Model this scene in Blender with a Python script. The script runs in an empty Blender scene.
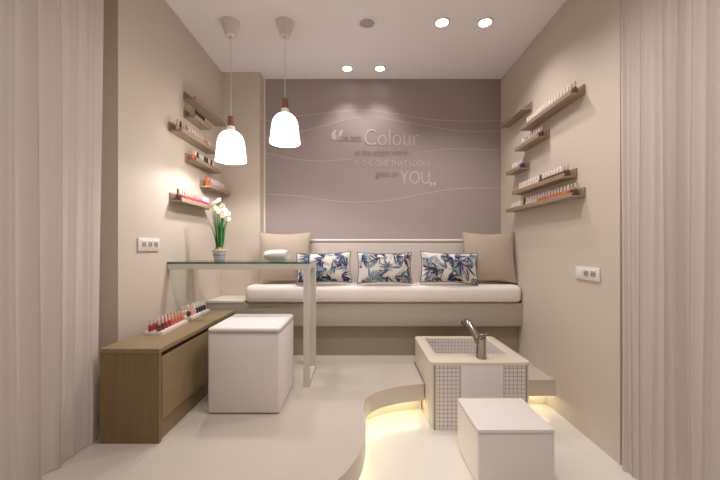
import bpy, bmesh, math, random
from mathutils import Vector, Matrix
random.seed(7)
S = bpy.context.scene
COL = S.collection
PI = math.pi

# ------------------------------------------------------------------ camera, world, lights, exposure
CEIL = 2.6125      # ceiling height above the raised floor
LOW = -0.218       # lower floor
XL, XR = -1.313, 1.393
YB, YP = 3.463, 3.325
YE = 1.90          # where the side walls end and the curtains begin

cam_data = bpy.data.cameras.new('camera')
cam_data.sensor_width = 36.0
cam_data.lens = 17.5
cam_data.shift_y = 7.0 / 720.0
cam_data.clip_start = 0.02
cam = bpy.data.objects.new('camera', cam_data)
cam.location = (0, 0, 0.95)
cam.rotation_euler = (PI / 2, 0, 0)
COL.objects.link(cam)
S.camera = cam

S.view_settings.view_transform = 'Standard'
S.view_settings.look = 'None'
S.view_settings.gamma = 1.0
S.view_settings.use_curve_mapping = False
S.view_settings.exposure = 0.13
S.cycles.use_denoising = True
S.cycles.max_bounces = 10
S.cycles.diffuse_bounces = 6
S.cycles.caustics_reflective = False
S.cycles.caustics_refractive = False
S.cycles.sample_clamp_indirect = 6.0

world = bpy.data.worlds.new('world')
world.use_nodes = True
world.node_tree.nodes['Background'].inputs[0].default_value = (1.0, 0.93, 0.88, 1)
world.node_tree.nodes['Background'].inputs[1].default_value = 0.3
S.world = world

SOFT = (1.0, 0.935, 0.895)
COOL = (0.96, 0.95, 1.0)
P_DOWN = 20.0       # visible pair of ceiling downlights
P_WASH = 13.0        # the pair close to the back wall
P_FILL = 10.0       # added fill spots behind the camera, unseen and without fittings
P_TABLE = 33.0      # downlights over the middle of the room
P_BULB = 12.0        # pendant bulbs

def spot(name, loc, power, angle, blend, color, radius=0.04, rot=(0, 0, 0)):
    l = bpy.data.lights.new(name, 'SPOT')
    l.energy = power
    l.spot_size = math.radians(angle)
    l.spot_blend = blend
    l.color = color
    l.shadow_soft_size = radius
    o = bpy.data.objects.new(name, l)
    o.location = loc
    o.rotation_euler = rot
    COL.objects.link(o)
    return o

DOWN = [(0.606, 2.586), (0.924, 2.586)]
WASH = [(-0.12, 3.25), (0.186, 3.25)]
TABLE = [(0.40, 1.60, 1.55), (-0.40, 1.60, 0.5)]   # just above the frame
FILL = [(-0.6, 0.5), (0.6, 0.5), (-0.6, -0.8), (0.6, -0.8)]
for x, y in DOWN:
    spot('downlight_or_fill', (x, y, CEIL - 0.03), P_DOWN, 130, 0.7, SOFT)
for x, y in WASH:
    spot('downlight_or_fill', (x, y, CEIL - 0.03), P_WASH, 95, 0.8, SOFT)
for x, y, k in TABLE:
    spot('downlight_or_fill', (x, y, CEIL - 0.03), P_TABLE * k, 150, 0.8, SOFT, 0.03)
for x, y in FILL:
    spot('downlight_or_fill', (x, y, CEIL - 0.03), P_FILL, 150, 0.8, COOL, 0.05)  # cool fill added from behind the camera, not a real fitting

# ------------------------------------------------------------------ materials
def new_mat(name):
    m = bpy.data.materials.new(name)
    m.use_nodes = True
    nt = m.node_tree
    return m, nt, nt.nodes['Principled BSDF']

def mat(name, color, rough=0.6, metal=0.0, spec=0.5, noise=0.0, nscale=8.0, bump=0.0, bscale=200.0, sheen=0.0, coat=0.0, trans=0.0):
    m, nt, b = new_mat(name)
    b.inputs['Base Color'].default_value = (*color, 1)
    b.inputs['Roughness'].default_value = rough
    b.inputs['Metallic'].default_value = metal
    b.inputs['Specular IOR Level'].default_value = spec
    b.inputs['Sheen Weight'].default_value = sheen
    b.inputs['Coat Weight'].default_value = coat
    b.inputs['Transmission Weight'].default_value = trans
    tc = None
    if noise or bump:
        tc = nt.nodes.new('ShaderNodeTexCoord')
    if noise:
        n = nt.nodes.new('ShaderNodeTexNoise'); n.inputs['Scale'].default_value = nscale
        n.inputs['Detail'].default_value = 4
        nt.links.new(tc.outputs['Object'], n.inputs['Vector'])
        mx = nt.nodes.new('ShaderNodeMix'); mx.data_type = 'RGBA'
        mx.inputs[6].default_value = (*[c * (1 - noise) for c in color], 1)
        mx.inputs[7].default_value = (*[min(1, c * (1 + noise)) for c in color], 1)
        nt.links.new(n.outputs['Fac'], mx.inputs[0])
        nt.links.new(mx.outputs[2], b.inputs['Base Color'])
    if bump:
        n2 = nt.nodes.new('ShaderNodeTexNoise'); n2.inputs['Scale'].default_value = bscale
        nt.links.new(tc.outputs['Object'], n2.inputs['Vector'])
        bp = nt.nodes.new('ShaderNodeBump'); bp.inputs['Strength'].default_value = bump
        bp.inputs['Distance'].default_value = 0.002
        nt.links.new(n2.outputs['Fac'], bp.inputs['Height'])
        nt.links.new(bp.outputs['Normal'], b.inputs['Normal'])
    return m

def wood(name, dark, light, scale, rough=0.45):
    m, nt, b = new_mat(name)
    tc = nt.nodes.new('ShaderNodeTexCoord')
    mp = nt.nodes.new('ShaderNodeMapping'); mp.inputs['Scale'].default_value = scale
    nt.links.new(tc.outputs['Object'], mp.inputs['Vector'])
    n = nt.nodes.new('ShaderNodeTexNoise'); n.inputs['Scale'].default_value = 1.0
    n.inputs['Detail'].default_value = 6; n.inputs['Roughness'].default_value = 0.65
    nt.links.new(mp.outputs[0], n.inputs['Vector'])
    r = nt.nodes.new('ShaderNodeValToRGB')
    r.color_ramp.elements[0].position = 0.3; r.color_ramp.elements[0].color = (*dark, 1)
    r.color_ramp.elements[1].position = 0.72; r.color_ramp.elements[1].color = (*light, 1)
    nt.links.new(n.outputs['Fac'], r.inputs[0])
    nt.links.new(r.outputs[0], b.inputs['Base Color'])
    b.inputs['Roughness'].default_value = rough
    return m

def tiles(name, tile_col, grout, size, plane):
    m, nt, b = new_mat(name)
    tc = nt.nodes.new('ShaderNodeTexCoord')
    sep = nt.nodes.new('ShaderNodeSeparateXYZ'); nt.links.new(tc.outputs['Object'], sep.inputs[0])
    cmb = nt.nodes.new('ShaderNodeCombineXYZ')
    a, c = {'xz': (0, 2), 'yz': (1, 2), 'xy': (0, 1)}[plane]
    nt.links.new(sep.outputs[a], cmb.inputs[0]); nt.links.new(sep.outputs[c], cmb.inputs[1])
    br = nt.nodes.new('ShaderNodeTexBrick')
    br.offset = 0.0; br.squash = 1.0
    br.inputs['Color1'].default_value = (*tile_col, 1)
    br.inputs['Color2'].default_value = (*[v * 0.96 for v in tile_col], 1)
    br.inputs['Mortar'].default_value = (*grout, 1)
    br.inputs['Scale'].default_value = 1.0
    br.inputs['Brick Width'].default_value = size
    br.inputs['Row Height'].default_value = size
    br.inputs['Mortar Size'].default_value = size * 0.05
    br.inputs['Mortar Smooth'].default_value = 0.1
    nt.links.new(cmb.outputs[0], br.inputs['Vector'])
    nt.links.new(br.outputs['Color'], b.inputs['Base Color'])
    b.inputs['Roughness'].default_value = 0.3
    return m

def emit(name, color, strength):
    m, nt, b = new_mat(name)
    b.inputs['Base Color'].default_value = (*color, 1)
    b.inputs['Emission Color'].default_value = (*color, 1)
    b.inputs['Emission Strength'].default_value = strength
    return m

M_WALL = mat('warm_wall_paint', (0.61, 0.54, 0.465), 0.55, spec=0.35, noise=0.012, nscale=3)
M_CEIL = mat('ceiling_paint', (0.92, 0.89, 0.92), 0.8, noise=0.01, nscale=3)
M_MURAL = mat('mauve_wall_paint', (0.355, 0.30, 0.29), 0.55, spec=0.4, noise=0.012, nscale=3)
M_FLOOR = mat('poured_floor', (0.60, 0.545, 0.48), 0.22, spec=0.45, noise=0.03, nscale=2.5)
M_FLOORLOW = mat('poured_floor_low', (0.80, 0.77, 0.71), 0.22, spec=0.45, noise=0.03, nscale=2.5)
M_TRIM = mat('white_trim', (0.75, 0.69, 0.64), 0.5)
M_OAK = wood('oak_along', (0.24, 0.17, 0.088), (0.30, 0.215, 0.118), (40, 2.2, 40))
M_OAKV_SHADED = wood('oak_upright_shaded', (0.20, 0.138, 0.062), (0.245, 0.173, 0.082), (40, 40, 2.2))  # upright grain; shade on the bench end is put into this darker oak
M_SHELF = wood('shelf_oak', (0.27, 0.20, 0.13), (0.37, 0.285, 0.20), (34, 2.0, 34))
M_LEATHER = mat('white_leather', (0.85, 0.805, 0.785), 0.42, bump=0.15, bscale=260)
M_SEAM = mat('leather_seam', (0.60, 0.55, 0.52), 0.5)
M_SEAT = mat('cream_upholstery', (0.82, 0.76, 0.72), 0.6, bump=0.2, bscale=180)
M_BACK = mat('greige_upholstery', (0.60, 0.54, 0.51), 0.75, bump=0.3, bscale=240)
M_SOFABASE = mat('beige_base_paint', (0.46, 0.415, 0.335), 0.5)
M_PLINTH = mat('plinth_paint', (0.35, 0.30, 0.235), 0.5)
M_CUSH = mat('beige_cushion_fabric', (0.43, 0.355, 0.285), 0.85, bump=0.4, bscale=320, sheen=0.2)
M_CUSHPIPE = mat('beige_piping', (0.40, 0.33, 0.26), 0.8)
M_PRINT = mat('white_print_fabric', (0.70, 0.655, 0.625), 0.8, bump=0.3, bscale=320)
M_NAVY = mat('navy_print', (0.03, 0.033, 0.09), 0.8)
M_BLUE = mat('blue_print', (0.085, 0.115, 0.21), 0.8)
M_TEAL = mat('grey_teal_print', (0.23, 0.33, 0.38), 0.8)
M_TAN = mat('tan_print', (0.50, 0.43, 0.36), 0.8)
M_FRAME = mat('white_metal', (0.66, 0.61, 0.55), 0.4)
M_CHROME = mat('brushed_chrome', (0.36, 0.32, 0.29), 0.2, metal=1.0)
M_DARKMETAL = mat('dark_outlet', (0.05, 0.045, 0.04), 0.4)
M_RIM = mat('cream_stone', (0.74, 0.67, 0.56), 0.3)
M_PANEL = mat('white_panel', (0.80, 0.77, 0.76), 0.3)
M_TILE_F = tiles('mosaic_front', (0.78, 0.74, 0.72), (0.24, 0.20, 0.21), 0.0262, 'xz')
M_TILE_S = tiles('mosaic_side', (0.78, 0.74, 0.72), (0.24, 0.20, 0.21), 0.0262, 'yz')
M_TILE_B = tiles('mosaic_bottom', (0.78, 0.74, 0.72), (0.24, 0.20, 0.21), 0.0262, 'xy')
M_WHITEPLASTIC = mat('white_plastic', (0.80, 0.755, 0.72), 0.4)
M_GREYPLASTIC = mat('grey_plastic', (0.40, 0.36, 0.34), 0.5)
M_CORD = mat('white_cord', (0.78, 0.72, 0.68), 0.5)
M_PWOOD = wood('walnut_neck', (0.17, 0.065, 0.035), (0.30, 0.13, 0.07), (40, 40, 6))
M_GRILLE = mat('speaker_grille', (0.48, 0.44, 0.43), 0.7)
M_LAMP = emit('downlight_lens', (1.0, 0.93, 0.86), 9.0)
M_LED = emit('led_tape', (1.0, 0.92, 0.66), 13.0)
M_TOWEL = mat('white_terry', (0.85, 0.83, 0.80), 0.95, bump=1.0, bscale=150)
M_POT = mat('white_ceramic', (0.80, 0.78, 0.78), 0.3)
M_POTBAND = mat('pot_blue_band', (0.45, 0.46, 0.55), 0.3)
M_SOIL = mat('soil', (0.06, 0.04, 0.025), 0.95)
M_LEAF = mat('narcissus_leaf', (0.05, 0.24, 0.05), 0.45, noise=0.35, nscale=30)
M_PETAL = mat('white_petal', (0.85, 0.83, 0.70), 0.6)
M_CORONA = mat('yellow_corona', (0.80, 0.62, 0.16), 0.6)
M_BULB = mat('bulb_skin', (0.45, 0.30, 0.18), 0.8)
M_TEXTLIGHT = mat('pale_lettering', (0.56, 0.50, 0.475), 0.6)
M_TEXTDARK = mat('taupe_lettering', (0.24, 0.195, 0.185), 0.6)
M_LINE = mat('pale_line_paint', (0.50, 0.44, 0.415), 0.6)
M_GAP = mat('dark_recess', (0.10, 0.075, 0.05), 0.8)  # bench gap shadow put into the colour; also on the pouf feet

def glass(name, color, rough=0.0):
    m, nt, b = new_mat(name)
    b.inputs['Base Color'].default_value = (*color, 1)
    b.inputs['Roughness'].default_value = rough
    b.inputs['Transmission Weight'].default_value = 1.0
    b.inputs['IOR'].default_value = 1.45
    return m

def thin_glass(name, tint, refl=0.12):
    m = bpy.data.materials.new(name); m.use_nodes = True
    nt = m.node_tree; nt.nodes.clear()
    out = nt.nodes.new('ShaderNodeOutputMaterial')
    tr = nt.nodes.new('ShaderNodeBsdfTransparent'); tr.inputs[0].default_value = (*tint, 1)
    gl = nt.nodes.new('ShaderNodeBsdfGlossy'); gl.inputs['Roughness'].default_value = 0.02
    gl.inputs[0].default_value = (0.9, 1.0, 0.95, 1)
    fr = nt.nodes.new('ShaderNodeFresnel'); fr.inputs[0].default_value = 1.3
    mx = nt.nodes.new('ShaderNodeMixShader')
    nt.links.new(fr.outputs[0], mx.inputs[0]); nt.links.new(tr.outputs[0], mx.inputs[1]); nt.links.new(gl.outputs[0], mx.inputs[2])
    nt.links.new(mx.outputs[0], out.inputs[0])
    return m
M_GLASS = thin_glass('table_glass', (0.90, 0.96, 0.93))
M_GLASSEDGE = mat('glass_edge', (0.04, 0.11, 0.09), 0.15)

def curtain_mat():
    m = bpy.data.materials.new('sheer_curtain'); m.use_nodes = True
    nt = m.node_tree; nt.nodes.clear()
    out = nt.nodes.new('ShaderNodeOutputMaterial')
    tc = nt.nodes.new('ShaderNodeTexCoord')
    n = nt.nodes.new('ShaderNodeTexNoise'); n.inputs['Scale'].default_value = 300
    nt.links.new(tc.outputs['Object'], n.inputs['Vector'])
    bp = nt.nodes.new('ShaderNodeBump'); bp.inputs['Strength'].default_value = 0.2; bp.inputs['Distance'].default_value = 0.001
    nt.links.new(n.outputs['Fac'], bp.inputs['Height'])
    d = nt.nodes.new('ShaderNodeBsdfDiffuse'); d.inputs[0].default_value = (0.82, 0.765, 0.73, 1)
    t = nt.nodes.new('ShaderNodeBsdfTranslucent'); t.inputs[0].default_value = (0.82, 0.765, 0.73, 1)
    tr = nt.nodes.new('ShaderNodeBsdfTransparent')
    nt.links.new(bp.outputs[0], d.inputs['Normal'])
    m1 = nt.nodes.new('ShaderNodeMixShader'); m1.inputs[0].default_value = 0.42
    nt.links.new(d.outputs[0], m1.inputs[1]); nt.links.new(t.outputs[0], m1.inputs[2])
    m2 = nt.nodes.new('ShaderNodeMixShader'); m2.inputs[0].default_value = 0.05
    nt.links.new(m1.outputs[0], m2.inputs[1]); nt.links.new(tr.outputs[0], m2.inputs[2])
    nt.links.new(m2.outputs[0], out.inputs[0])
    return m
M_CURTAIN = curtain_mat()

def opal_mat():
    # a lit opal glass shade: glows by itself and lets part of the bulb's light through
    m = bpy.data.materials.new('opal_glass_lit'); m.use_nodes = True
    nt = m.node_tree; nt.nodes.clear()
    out = nt.nodes.new('ShaderNodeOutputMaterial')
    tr = nt.nodes.new('ShaderNodeBsdfTransparent'); tr.inputs[0].default_value = (1, 0.97, 0.94, 1)
    em = nt.nodes.new('ShaderNodeEmission'); em.inputs[0].default_value = (1.0, 0.95, 0.89, 1); em.inputs[1].default_value = 0.85
    df = nt.nodes.new('ShaderNodeBsdfDiffuse'); df.inputs[0].default_value = (0.85, 0.83, 0.8, 1)
    ad = nt.nodes.new('ShaderNodeAddShader')
    nt.links.new(em.outputs[0], ad.inputs[0]); nt.links.new(df.outputs[0], ad.inputs[1])
    mx = nt.nodes.new('ShaderNodeMixShader'); mx.inputs[0].default_value = 0.82
    nt.links.new(tr.outputs[0], mx.inputs[1]); nt.links.new(ad.outputs[0], mx.inputs[2])
    nt.links.new(mx.outputs[0], out.inputs[0])
    return m
M_OPAL = opal_mat()
M_BULBGLOW = emit('bulb_glow', (1.0, 0.93, 0.85), 12.0)

# ------------------------------------------------------------------ mesh helpers
def box(bm, x0, x1, y0, y1, z0, z1, bevel=0.0, seg=2, mi=0):
    vs = [bm.verts.new(p) for p in ((x0, y0, z0), (x1, y0, z0), (x1, y1, z0), (x0, y1, z0),
                                    (x0, y0, z1), (x1, y0, z1), (x1, y1, z1), (x0, y1, z1))]
    fs = []
    for q in ((0, 3, 2, 1), (4, 5, 6, 7), (0, 1, 5, 4), (1, 2, 6, 5), (2, 3, 7, 6), (3, 0, 4, 7)):
        f = bm.faces.new([vs[i] for i in q]); f.material_index = mi; fs.append(f)
    if bevel:
        es = list({e for f in fs for e in f.edges})
        bmesh.ops.bevel(bm, geom=es, offset=bevel, segments=seg, profile=0.5, affect='EDGES')
    return bm

def lathe(bm, prof, c=(0, 0, 0), seg=24, cap0=True, cap1=True, mi=0):
    rings = []
    for r, z in prof:
        rings.append([bm.verts.new((c[0] + r * math.cos(2 * PI * i / seg), c[1] + r * math.sin(2 * PI * i / seg), c[2] + z)) for i in range(seg)])
    for a, b in zip(rings, rings[1:]):
        for i in range(seg):
            f = bm.faces.new((a[i], a[(i + 1) % seg], b[(i + 1) % seg], b[i])); f.material_index = mi
    if cap0: bm.faces.new(list(reversed(rings[0]))).material_index = mi
    if cap1: bm.faces.new(rings[-1]).material_index = mi
    return bm

def tube(bm, pts, r, seg=10, closed=False, mi=0):
    pts = [Vector(p) for p in pts]
    rs = r if isinstance(r, (list, tuple)) else [r] * len(pts)
    n = len(pts); rings = []
    ref = None
    for i, p in enumerate(pts):
        if closed: t = pts[(i + 1) % n] - pts[i - 1]
        else: t = pts[min(i + 1, n - 1)] - pts[max(i - 1, 0)]
        t.normalize()
        if ref is None:
            ref = t.orthogonal().normalized()
        ref = (ref - t * ref.dot(t))
        if ref.length < 1e-6: ref = t.orthogonal()
        ref.normalize()
        b = t.cross(ref)
        rings.append([bm.verts.new(p + rs[i] * (math.cos(2 * PI * k / seg) * ref + math.sin(2 * PI * k / seg) * b)) for k in range(seg)])
    pairs = list(zip(rings, rings[1:])) + ([(rings[-1], rings[0])] if closed else [])
    for a, b in pairs:
        for k in range(seg):
            f = bm.faces.new((a[k], a[(k + 1) % seg], b[(k + 1) % seg], b[k])); f.material_index = mi
    if not closed:
        bm.faces.new(list(reversed(rings[0]))).material_index = mi
        bm.faces.new(rings[-1]).material_index = mi
    return bm

def prism(bm, poly, z0, z1, mi=0):
    a = [bm.verts.new((x, y, z0)) for x, y in poly]
    b = [bm.verts.new((x, y, z1)) for x, y in poly]
    n = len(poly)
    bm.faces.new(list(reversed(a))).material_index = mi
    bm.faces.new(b).material_index = mi
    for i in range(n):
        bm.faces.new((a[i], a[(i + 1) % n], b[(i + 1) % n], b[i])).material_index = mi
    return bm

def round_poly(x0, x1, y0, y1, r, seg=6):
    out = []
    for cx, cy, a0 in ((x1 - r, y1 - r, 0), (x0 + r, y1 - r, 90), (x0 + r, y0 + r, 180), (x1 - r, y0 + r, 270)):
        for k in range(seg + 1):
            a = math.radians(a0 + 90 * k / seg)
            out.append((cx + r * math.cos(a), cy + r * math.sin(a)))
    return out

def BM(): return bmesh.new()

def world_of(o):
    v = Vector((0, 0, 0))
    while o is not None:
        v += o.location; o = o.parent
    return v

def obj(name, bm, mats, parent=None, smooth=40, base=None):
    """links bm as ONE mesh object; coordinates are given in the room, the origin goes to the parent's base (or base)"""
    bmesh.ops.recalc_face_normals(bm, faces=bm.faces)
    me = bpy.data.meshes.new(name)
    bm.to_mesh(me); bm.free()
    off = world_of(parent) if parent is not None else Vector(base or (0, 0, 0))
    me.transform(Matrix.Translation(-off))
    for m in (mats if isinstance(mats, (list, tuple)) else [mats]): me.materials.append(m)
    if smooth:
        me.polygons.foreach_set('use_smooth', [True] * len(me.polygons))
        me.set_sharp_from_angle(angle=math.radians(smooth))
    o = bpy.data.objects.new(name, me)
    COL.objects.link(o)
    if parent is not None: o.parent = parent
    elif base: o.location = base
    return o

def tag(o, label, cat, group=None, kind=None):
    o['label'] = label; o['category'] = cat
    if group: o['group'] = group
    if kind: o['kind'] = kind
    return o

def thing(name, label, cat, loc, group=None):
    o = bpy.data.objects.new(name, None)
    o.empty_display_size = 0.05
    o.location = loc
    COL.objects.link(o)
    return tag(o, label, cat, group)

def struct(name, bm, m, label=None, parent=None, smooth=0):
    o = obj(name, bm, m, parent, smooth)
    if parent is None:
        o['kind'] = 'structure'
        if label: o['label'] = label
    return o

def copy_thing(src, loc, rz=None):
    c = src.copy(); COL.objects.link(c); c.location = loc
    if rz is not None: c.rotation_euler = (0, 0, rz)
    for ch in src.children:
        d = ch.copy(); COL.objects.link(d); d.parent = c
        for g in ch.children:
            e = g.copy(); COL.objects.link(e); e.parent = d
    return c

def catmull(pts, n=6):
    P = [Vector(p) for p in pts]; out = []
    for i in range(len(P) - 1):
        p0, p1, p2, p3 = P[max(i - 1, 0)], P[i], P[i + 1], P[min(i + 2, len(P) - 1)]
        for k in range(n):
            t = k / n
            out.append(0.5 * ((2 * p1) + (-p0 + p2) * t + (2 * p0 - 5 * p1 + 4 * p2 - p3) * t * t + (-p0 + 3 * p1 - 3 * p2 + p3) * t ** 3))
    out.append(P[-1])
    return out

def at(px, py, Y):
    """photo pixel -> point at distance Y from the camera"""
    return Vector(((px - 360) / 350 * Y, Y, 0.95 - (py - 247) / 350 * Y))

# ------------------------------------------------------------------ the setting
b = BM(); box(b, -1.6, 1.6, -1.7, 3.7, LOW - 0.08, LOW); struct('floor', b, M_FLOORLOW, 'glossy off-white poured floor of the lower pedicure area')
EDGE = [(-1.42, 0.92), (-1.05, 1.0), (-0.7, 1.09), (-0.4, 1.2), (-0.2, 1.325), (-0.087, 1.435), (-0.029, 1.542), (0.008, 1.654), (0.027, 1.788),
        (0.03, 1.90), (0.022, 2.04), (0.033, 2.16), (0.075, 2.25), (0.155, 2.325), (0.275, 2.385), (0.40, 2.42), (0.444, 2.43)]
edge = [(p.x, p.y) for p in catmull([(x, y, 0) for x, y in EDGE], 5)]
BX0, BX1, BY0, BY1 = 0.447, 1.092, 2.234, 2.887
poly = edge + [(BX0 - 0.003, BY1 + 0.003), (BX1 + 0.003, BY1 + 0.003), (BX1 + 0.003, 2.50), (XR, 2.50), (XR, YB), (XL, YB), (XL, YE), (-1.42, YE)]
b = BM(); prism(b, poly, -0.115, 0.0)
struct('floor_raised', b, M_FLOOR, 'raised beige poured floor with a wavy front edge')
inner = []
for i, (x, y) in enumerate(edge):
    a = Vector(edge[max(i - 1, 0)]); c = Vector(edge[min(i + 1, len(edge) - 1)])
    t = (c - a).normalized(); inner.append(Vector((x, y)) + Vector((-t.y, t.x)) * 0.10)
inner2 = [(p.x, p.y) for p in inner if p.x < BX0 - 0.004]
inner2.append((BX0 - 0.004, 2.53))
poly2 = inner2 + [(BX0 - 0.004, BY1 + 0.004), (BX1 + 0.004, BY1 + 0.004), (BX1 + 0.004, 2.60), (XR, 2.60), (XR, YB), (XL, YB), (XL, YE), (-1.42, YE)]
b = BM(); prism(b, poly2, LOW, -0.115)
struct('trim_1', b, M_RIM, 'recessed riser under the raised floor')

b = BM(); box(b, -1.6, 1.6, -1.7, 3.7, CEIL, CEIL + 0.1); struct('ceiling', b, M_CEIL, 'flat pale ceiling')
b = BM(); box(b, -1.6, XL, YE, 3.7, LOW, CEIL); box(b, -1.6, -1.42, -1.6, YE, LOW, CEIL)
struct('wall_left', b, M_WALL, 'beige left wall behind the glass table')
b = BM(); box(b, XR, 1.6, 1.875, 3.7, LOW, CEIL); box(b, 1.47, 1.6, -1.6, 1.875, LOW, CEIL)
struct('wall_right', b, M_WALL, 'beige right wall with the sockets')
b = BM(); box(b, -1.6, 1.6, -1.7, -1.6, LOW, CEIL); struct('wall_front', b, M_WALL)
b = BM(); box(b, XL, -0.95, YP, YB + 0.05, 0.0, CEIL); struct('wall_corner', b, M_WALL, 'beige pier between left wall and mauve back wall')
wall_back = BM(); box(wall_back, XL, XR, YB, 3.6, 0.0, CEIL)
wall_back = struct('wall_back', wall_back, M_MURAL, 'mauve back wall with pale wavy lines')
b = BM(); box(b, -0.95, -0.935, YB - 0.006, YB + 0.01, 0.0, CEIL); struct('trim_2', b, M_TRIM)

# pale wavy lines painted on the back wall
YM = YB - 0.0015
def wavy(pts, r=0.0038):
    p3 = catmull([at(x, y, YM) for x, y in pts], 8)
    bm = BM(); top = []; bot = []
    for i, p in enumerate(p3):
        t = (p3[min(i + 1, len(p3) - 1)] - p3[max(i - 1, 0)]).normalized()
        nn = Vector((-t.z, 0, t.x))
        top.append([bm.verts.new(p + nn * r + Vector((0, dy, 0))) for dy in (0, 0.0012)])
        bot.append([bm.verts.new(p - nn * r + Vector((0, dy, 0))) for dy in (0, 0.0012)])
    for i in range(len(p3) - 1):
        bm.faces.new((top[i][0], bot[i][0], bot[i + 1][0], top[i + 1][0]))
        bm.faces.new((top[i][0], top[i + 1][0], top[i + 1][1], top[i][1]))
        bm.faces.new((bot[i][0], bot[i][1], bot[i + 1][1], bot[i + 1][0]))
    obj('wavy_line', bm, M_LINE, wall_back, 0)
wavy([(266, 121), (283, 118), (322.5, 113), (364, 110), (397, 114), (427, 119), (465, 121), (499, 120.6)])
wavy([(266, 138), (298, 132), (322.5, 126), (349, 119), (367.5, 117), (390, 119.5), (427.5, 126), (465, 131), (499, 131)])
wavy([(266, 153), (280, 156), (296, 159), (322, 161), (352, 159)])
wavy([(412, 153.5), (442, 149.5), (472, 149), (499, 150)])
wavy([(266, 194), (296, 195.6), (326, 200), (356, 202), (390, 200), (427, 193), (465, 188), (499, 188.5)])

# the quotation
txt = thing('wall_lettering', 'quotation in pale and taupe lettering on the mauve back wall', 'lettering', at(385, 186, YB - 0.003))
def letters(name, body, m, px0, px1, py0, py1, bold=0.0, fit_h=False):
    cu = bpy.data.curves.new(name, 'FONT'); cu.body = body; cu.extrude = 0.02; cu.offset = bold
    o = bpy.data.objects.new(name, cu); COL.objects.link(o)
    dg = bpy.context.evaluated_depsgraph_get()
    me = bpy.data.meshes.new_from_object(o.evaluated_get(dg))
    COL.objects.unlink(o); bpy.data.objects.remove(o); bpy.data.curves.remove(cu)
    xs = [v.co.x for v in me.vertices]; ys = [v.co.y for v in me.vertices]
    a, c = at(px0, py1, YB - 0.002), at(px1, py0, YB - 0.002)
    sx = (c.x - a.x) / (max(xs) - min(xs)); sy = (c.z - a.z) / (max(ys) - min(ys))
    x0, y0 = min(xs), min(ys)
    base = world_of(txt)
    for v in me.vertices:
        x, y, z = v.co
        v.co = Vector((a.x + (x - x0) * sx, YB - 0.0018 - (z + 0.02) * 0.03, a.z + (y - y0) * sy)) - base
    me.materials.clear(); me.materials.append(m)
    q = bpy.data.objects.new(name, me); COL.objects.link(q); q.parent = txt
    return q
letters('quote_mark', '\u201c', M_TEXTLIGHT, 331.5, 343.5, 129.5, 140.5, 0.02)['label'] = 'large pale opening quotation mark'
letters('text_line', 'the best', M_TEXTDARK, 339.5, 361, 134.2, 141.5)['label'] = 'small taupe words: the best'
letters('text_line', 'Colour', M_TEXTLIGHT, 364.7, 419, 129.2, 145.2, -0.012)['label'] = 'large pale word: Colour'
letters('text_line', 'in the whole world', M_TEXTDARK, 355.5, 407, 149.3, 155.8)['label'] = 'small taupe words: in the whole world'
letters('text_line', 'IS THE ONE THAT LOOKS', M_TEXTLIGHT, 355.5, 430, 160.3, 166.0, -0.008)['label'] = 'pale capitals: IS THE ONE THAT LOOKS'
letters('text_line', 'good on', M_TEXTDARK, 375.5, 398.5, 170.3, 178.6)['label'] = 'small taupe words: good on'
letters('text_line', 'YOU', M_TEXTLIGHT, 400.3, 429.6, 171, 183.6, -0.012)['label'] = 'large pale word: YOU'
letters('quote_mark', '\u201e', M_TEXTLIGHT, 429.5, 436, 182, 186.5, 0.02)['label'] = 'small pale closing quotation mark'

# ------------------------------------------------------------------ ceiling fittings
def downlight(x, y, label, r=0.046):
    t = thing('downlight', label, 'ceiling light', (x, y, CEIL - 0.008), 'recessed ceiling downlights')
    b = BM(); lathe(b, [(r + 0.014, 0.008), (r + 0.014, 0.003), (r + 0.008, 0.0), (r, 0.0), (r, 0.006)], (x, y, CEIL - 0.008), 32, False, False)
    obj('trim_ring', b, M_WHITEPLASTIC, t)
    b = BM(); lathe(b, [(r, 0.0), (r, 0.004)], (x, y, CEIL - 0.006), 32)
    obj('lens', b, M_LAMP, t)
    return t
downlight(*DOWN[0], 'lit round ceiling downlight, left one of the front right pair')
downlight(*DOWN[1], 'lit round ceiling downlight nearest the right wall')
downlight(*WASH[0], 'lit round ceiling downlight, left one of the pair close to the mauve wall', 0.044)
downlight(*WASH[1], 'lit round ceiling downlight, right one of the pair close to the mauve wall', 0.044)
t = thing('ceiling_speaker', 'round grey speaker grille set flush in the ceiling', 'speaker', (0.052, 2.586, CEIL - 0.01))
b = BM(); lathe(b, [(0.074, 0.01), (0.074, 0.004), (0.068, 0.0), (0.056, 0.0), (0.056, 0.008)], (0.052, 2.586, CEIL - 0.01), 36, False, False); obj('frame', b, M_CEIL, t)
b = BM(); lathe(b, [(0.001, 0.0), (0.055, 0.002), (0.055, 0.008)], (0.052, 2.586, CEIL - 0.01), 36, True, True); obj('grille', b, M_GRILLE, t)

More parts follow.
